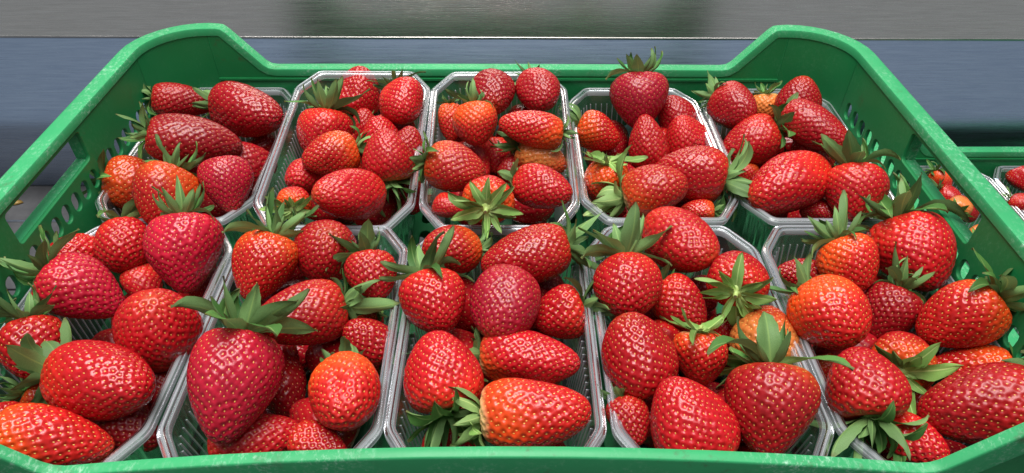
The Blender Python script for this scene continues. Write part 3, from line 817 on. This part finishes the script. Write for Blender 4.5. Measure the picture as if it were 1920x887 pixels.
# sepals: unit length along +Y, upper face +Z
def sepal_mesh(curl, width, fold, wav, twist, seed):
    r = np.random.default_rng(seed); ns, nx = 11, 6
    V, UV = [], []
    y = z = 0.0; ang = 0.0
    for i in range(ns + 1):
        s = i / ns
        if i:
            ang = curl * (s ** 1.3); y += math.cos(ang) / ns; z += math.sin(ang) / ns
        hw = width * 0.5 * (math.sin(math.pi * min(1, (s * 0.90 + 0.10)) ** 0.80) ** 0.75 if s < 0.999 else 0.02)
        hw *= 1 + 0.10 * r.uniform(-1, 1)
        for j in range(nx + 1):
            u = -1 + 2 * j / nx
            tw = twist * s
            xo, zo = hw * u * math.cos(tw), hw * u * math.sin(tw) + hw * abs(u) * fold + wav * math.sin(7 * s + 2.5 * u + seed) * abs(u) * 0.5
            V.append((xo, y - math.sin(ang) * zo, z + math.cos(ang) * zo)); UV.append((u, s))
    Fc = []
    for i in range(ns):
        for j in range(nx):
            a = i * (nx + 1) + j; Fc.append((a, a + 1, a + nx + 2, a + nx + 1))
    me = pydata('sepal', V, Fc, True)
    ul = me.uv_layers.new(name='UVMap')
    for lp in me.loops: ul.data[lp.index].uv = UV[lp.vertex_index]
    return me
SEP = {}
for key, mt in (('d', M_LEAF), ('l', M_LEAF_L)):
    SEP[key] = []
    for q, (cu_, wd, fo, wv, tw) in enumerate(((0.7, .34, .35, .06, .4), (1.4, .30, .45, .07, -.5), (-0.5, .36, .25, .07, .5), (0.2, .40, .32, .08, -.4),
                                              (2.0, .32, .4, .07, .7), (-1.1, .33, .3, .08, -.6), (0.9, .25, .7, .05, 1.0), (-1.7, .30, .35, .07, .3))):
        me = sepal_mesh(cu_, wd, fo, wv, tw, q); me.materials.append(mt); SEP[key].append(me)
def calyx_mesh():
    v, f = [], []
    rings = [(0.17, -0.03), (0.15, 0.02), (0.09, 0.045), (0.050, 0.065), (0.042, 0.11), (0.047, 0.15), (0.030, 0.153)]
    n = 12
    for r_, z in rings:
        for i in range(n):
            a = 2 * math.pi * i / n; w_ = 1 + 0.10 * math.cos(5 * a)
            v.append((r_ * w_ * math.cos(a), r_ * w_ * math.sin(a), z))
    for q in range(len(rings) - 1):
        for i in range(n): f.append((q * n + i, q * n + (i + 1) % n, (q + 1) * n + (i + 1) % n, (q + 1) * n + i))
    f.append(tuple((len(rings) - 1) * n + i for i in range(n)))
    me = pydata('calyx', v, f, True); return me
CAL = {}
for key, mt in (('d', M_STEM), ('l', M_STEM_L)):
    me = calyx_mesh(); me.materials.append(mt); me.materials.append(M_CUT); me.polygons[-1].material_index = 1; CAL[key] = me

GROUP_IN = 'strawberries heaped in the punnets'
for bi, b in enumerate(berries):
    c = CAM + b['d'] * b['t']
    s = b['t'] / F_PX * math.sqrt(1.0)
    # true metres per photo pixel for extents across this line of sight
    L_, W_ = b['L'] * s, b['W'] * s
    rr = np.random.default_rng(1000 + bi)
    D_ = W_ * rr.uniform(0.86, 1.0)
    big = W_ > 0.02 and b['layer'] < 2
    near = b['px'][1] > 400
    nphi, nth = (98, 136) if (big and near) else (78, 108) if big else (52, 72)
    if b['pi'] == 10: nphi, nth = 36, 50
    nseed = int(rr.uniform(400, 500) * min(1.2, max(0.5, (L_ * W_) / (0.043 * 0.040)))) 
    scar = b['cal'] == 0 and b['layer'] == 0
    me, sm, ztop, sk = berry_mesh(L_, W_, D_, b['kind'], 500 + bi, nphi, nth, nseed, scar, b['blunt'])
    zax = -b['axis']; xax = np.cross(b['axis'], b['dn']); 
    if np.linalg.norm(xax) < 1e-3: xax = rt.copy()
    # across the picture: perpendicular to the axis and the line of sight
    xax = xax - zax * xax.dot(zax); xax /= np.linalg.norm(xax); yax = np.cross(zax, xax)
    o = mesh_obj('strawberry', me, M_BERRY)
    o.matrix_world = Matrix(((xax[0], yax[0], zax[0], c[0]), (xax[1], yax[1], zax[1], c[1]), (xax[2], yax[2], zax[2], c[2]), (0, 0, 0, 1)))
    tag(o, (b['look'] + ' ' + SHORT[b['pi']]).strip(), 'strawberry', GROUP_IN if b['pi'] < 10 else 'strawberries in the lower crate')
    so = mesh_obj('seeds', sm, M_SEED[sk], o); so['kind'] = 'stuff'
    if b['cal']:
        light = b['cal'] == 3; key = 'l' if light or b['kind'] == 'W' else 'd'
        size = W_ * {1: 0.56, 2: 0.70, 3: 0.68}[b['cal']]
        ca = link(bpy.data.objects.new('calyx', CAL[key]), o)
        ca.location = (0, 0, ztop + 0.0006); cs = W_ * (0.85 if b['cal'] == 3 else 0.7)
        ca.scale = (cs, cs, cs)
        nse = int(rr.integers(14, 18)) if b['cal'] == 2 else int(rr.integers(11, 14)) if b['cal'] == 3 else int(rr.integers(10, 14))
        for q in range(nse):
            az = 2 * math.pi * (q + rr.uniform(-0.25, 0.25)) / nse
            inner = q % 2
            el = rr.uniform(0.25, 0.95) if inner else rr.uniform(0.0, 0.45)
            if b['cal'] == 3: el = rr.uniform(0.0, 0.35)
            if b['cal'] == 2: el += 0.12
            sl = size * rr.uniform(0.6, 1.25) / cs
            var = int(rr.integers(0, 8)) if b['cal'] != 3 else int(rr.choice([0, 2, 3, 5, 6]))
            so_ = link(bpy.data.objects.new('sepal', SEP[key][var]), ca)
            Rm = Matrix.Rotation(az, 4, 'Z') @ Matrix.Translation((0, 0.09, 0.005 + 0.014 * inner)) @ Matrix.Rotation(el, 4, 'X') @ Matrix.Rotation(rr.uniform(-0.3, 0.3), 4, 'Y')
            wd = rr.uniform(0.65, 1.1)
            so_.matrix_local = Rm @ Matrix.Diagonal((sl * wd, sl, sl, 1))

# buried fruit filling the lower part of each punnet (seen through walls and gaps)
fm = []
for q in range(3):
    me, sm, zt_, sk = berry_mesh(0.040, 0.034, 0.033, 'DRD'[q], 900 + q, 44, 60, 250, False)
    me.materials.append(M_BERRY); sm.materials.append(M_SEED[sk]); fm.append((me, sm))
C, Rr, I = spheres()
for pi, (x, y, lift, yaw) in enumerate(PUN):
    for gx in (-0.020, 0.020):
        for gy, gz in [(g_, 0.0215) for g_ in (-0.060, -0.020, 0.020, 0.060)] + [(g_, 0.046) for g_ in (-0.066, -0.044, -0.022, 0.0, 0.022, 0.044)]:
            p = np.array([x + gx + rng.uniform(-.003, .003), y + gy + rng.uniform(-.003, .003), FLOOR + gz + lift * (gy + PL / 2)])
            dist = np.linalg.norm(C - p, axis=1) - Rr
            if dist.min() < (0.0125 if gz < 0.03 else 0.0105): continue
            C = np.vstack([C, p]); Rr = np.append(Rr, 0.016)
            q = int(rng.integers(0, 3))
            o = link(bpy.data.objects.new('strawberry', fm[q][0]))
            o.location = p; o.rotation_euler = (math.pi / 2 + rng.uniform(-.4, .4), rng.uniform(-.4, .4), rng.uniform(0, 6.28))
            tag(o, 'dark red strawberry buried under the others ' + SHORT[pi], 'strawberry', 'strawberries buried under the others in the punnets')
            so = link(bpy.data.objects.new('seeds', fm[q][1]), o); so['kind'] = 'stuff'

# small brown fleck lying on the board
fv = [(0.006 * math.cos(a) * (1 + .25 * math.cos(3 * a)), 0.004 * math.sin(a), 0.0012 + 0.001 * math.sin(2 * a)) for a in np.linspace(0, 6.28, 11)[:-1]] + [(0, 0, 0.003)] + [(0, 0, 0.0)]
fo = mesh_obj('dry_petal', pydata('dry_petal', fv, [(i, (i + 1) % 10, 10) for i in range(10)] + [((i + 1) % 10, i, 11) for i in range(10)], True), stem_mat('dry_petal', (0.45, 0.28, 0.08)))
dF = fw + (30 - 960) / F_PX * rt - (381 - 443.5) / F_PX * up
pF = CAM + dF * ((TZ - CAM[2]) / dF[2]); fo.location = pF; fo.scale = (1.3, 1.3, 1)
tag(fo, 'dry yellow-brown petal lying on the grey boards', 'petal')
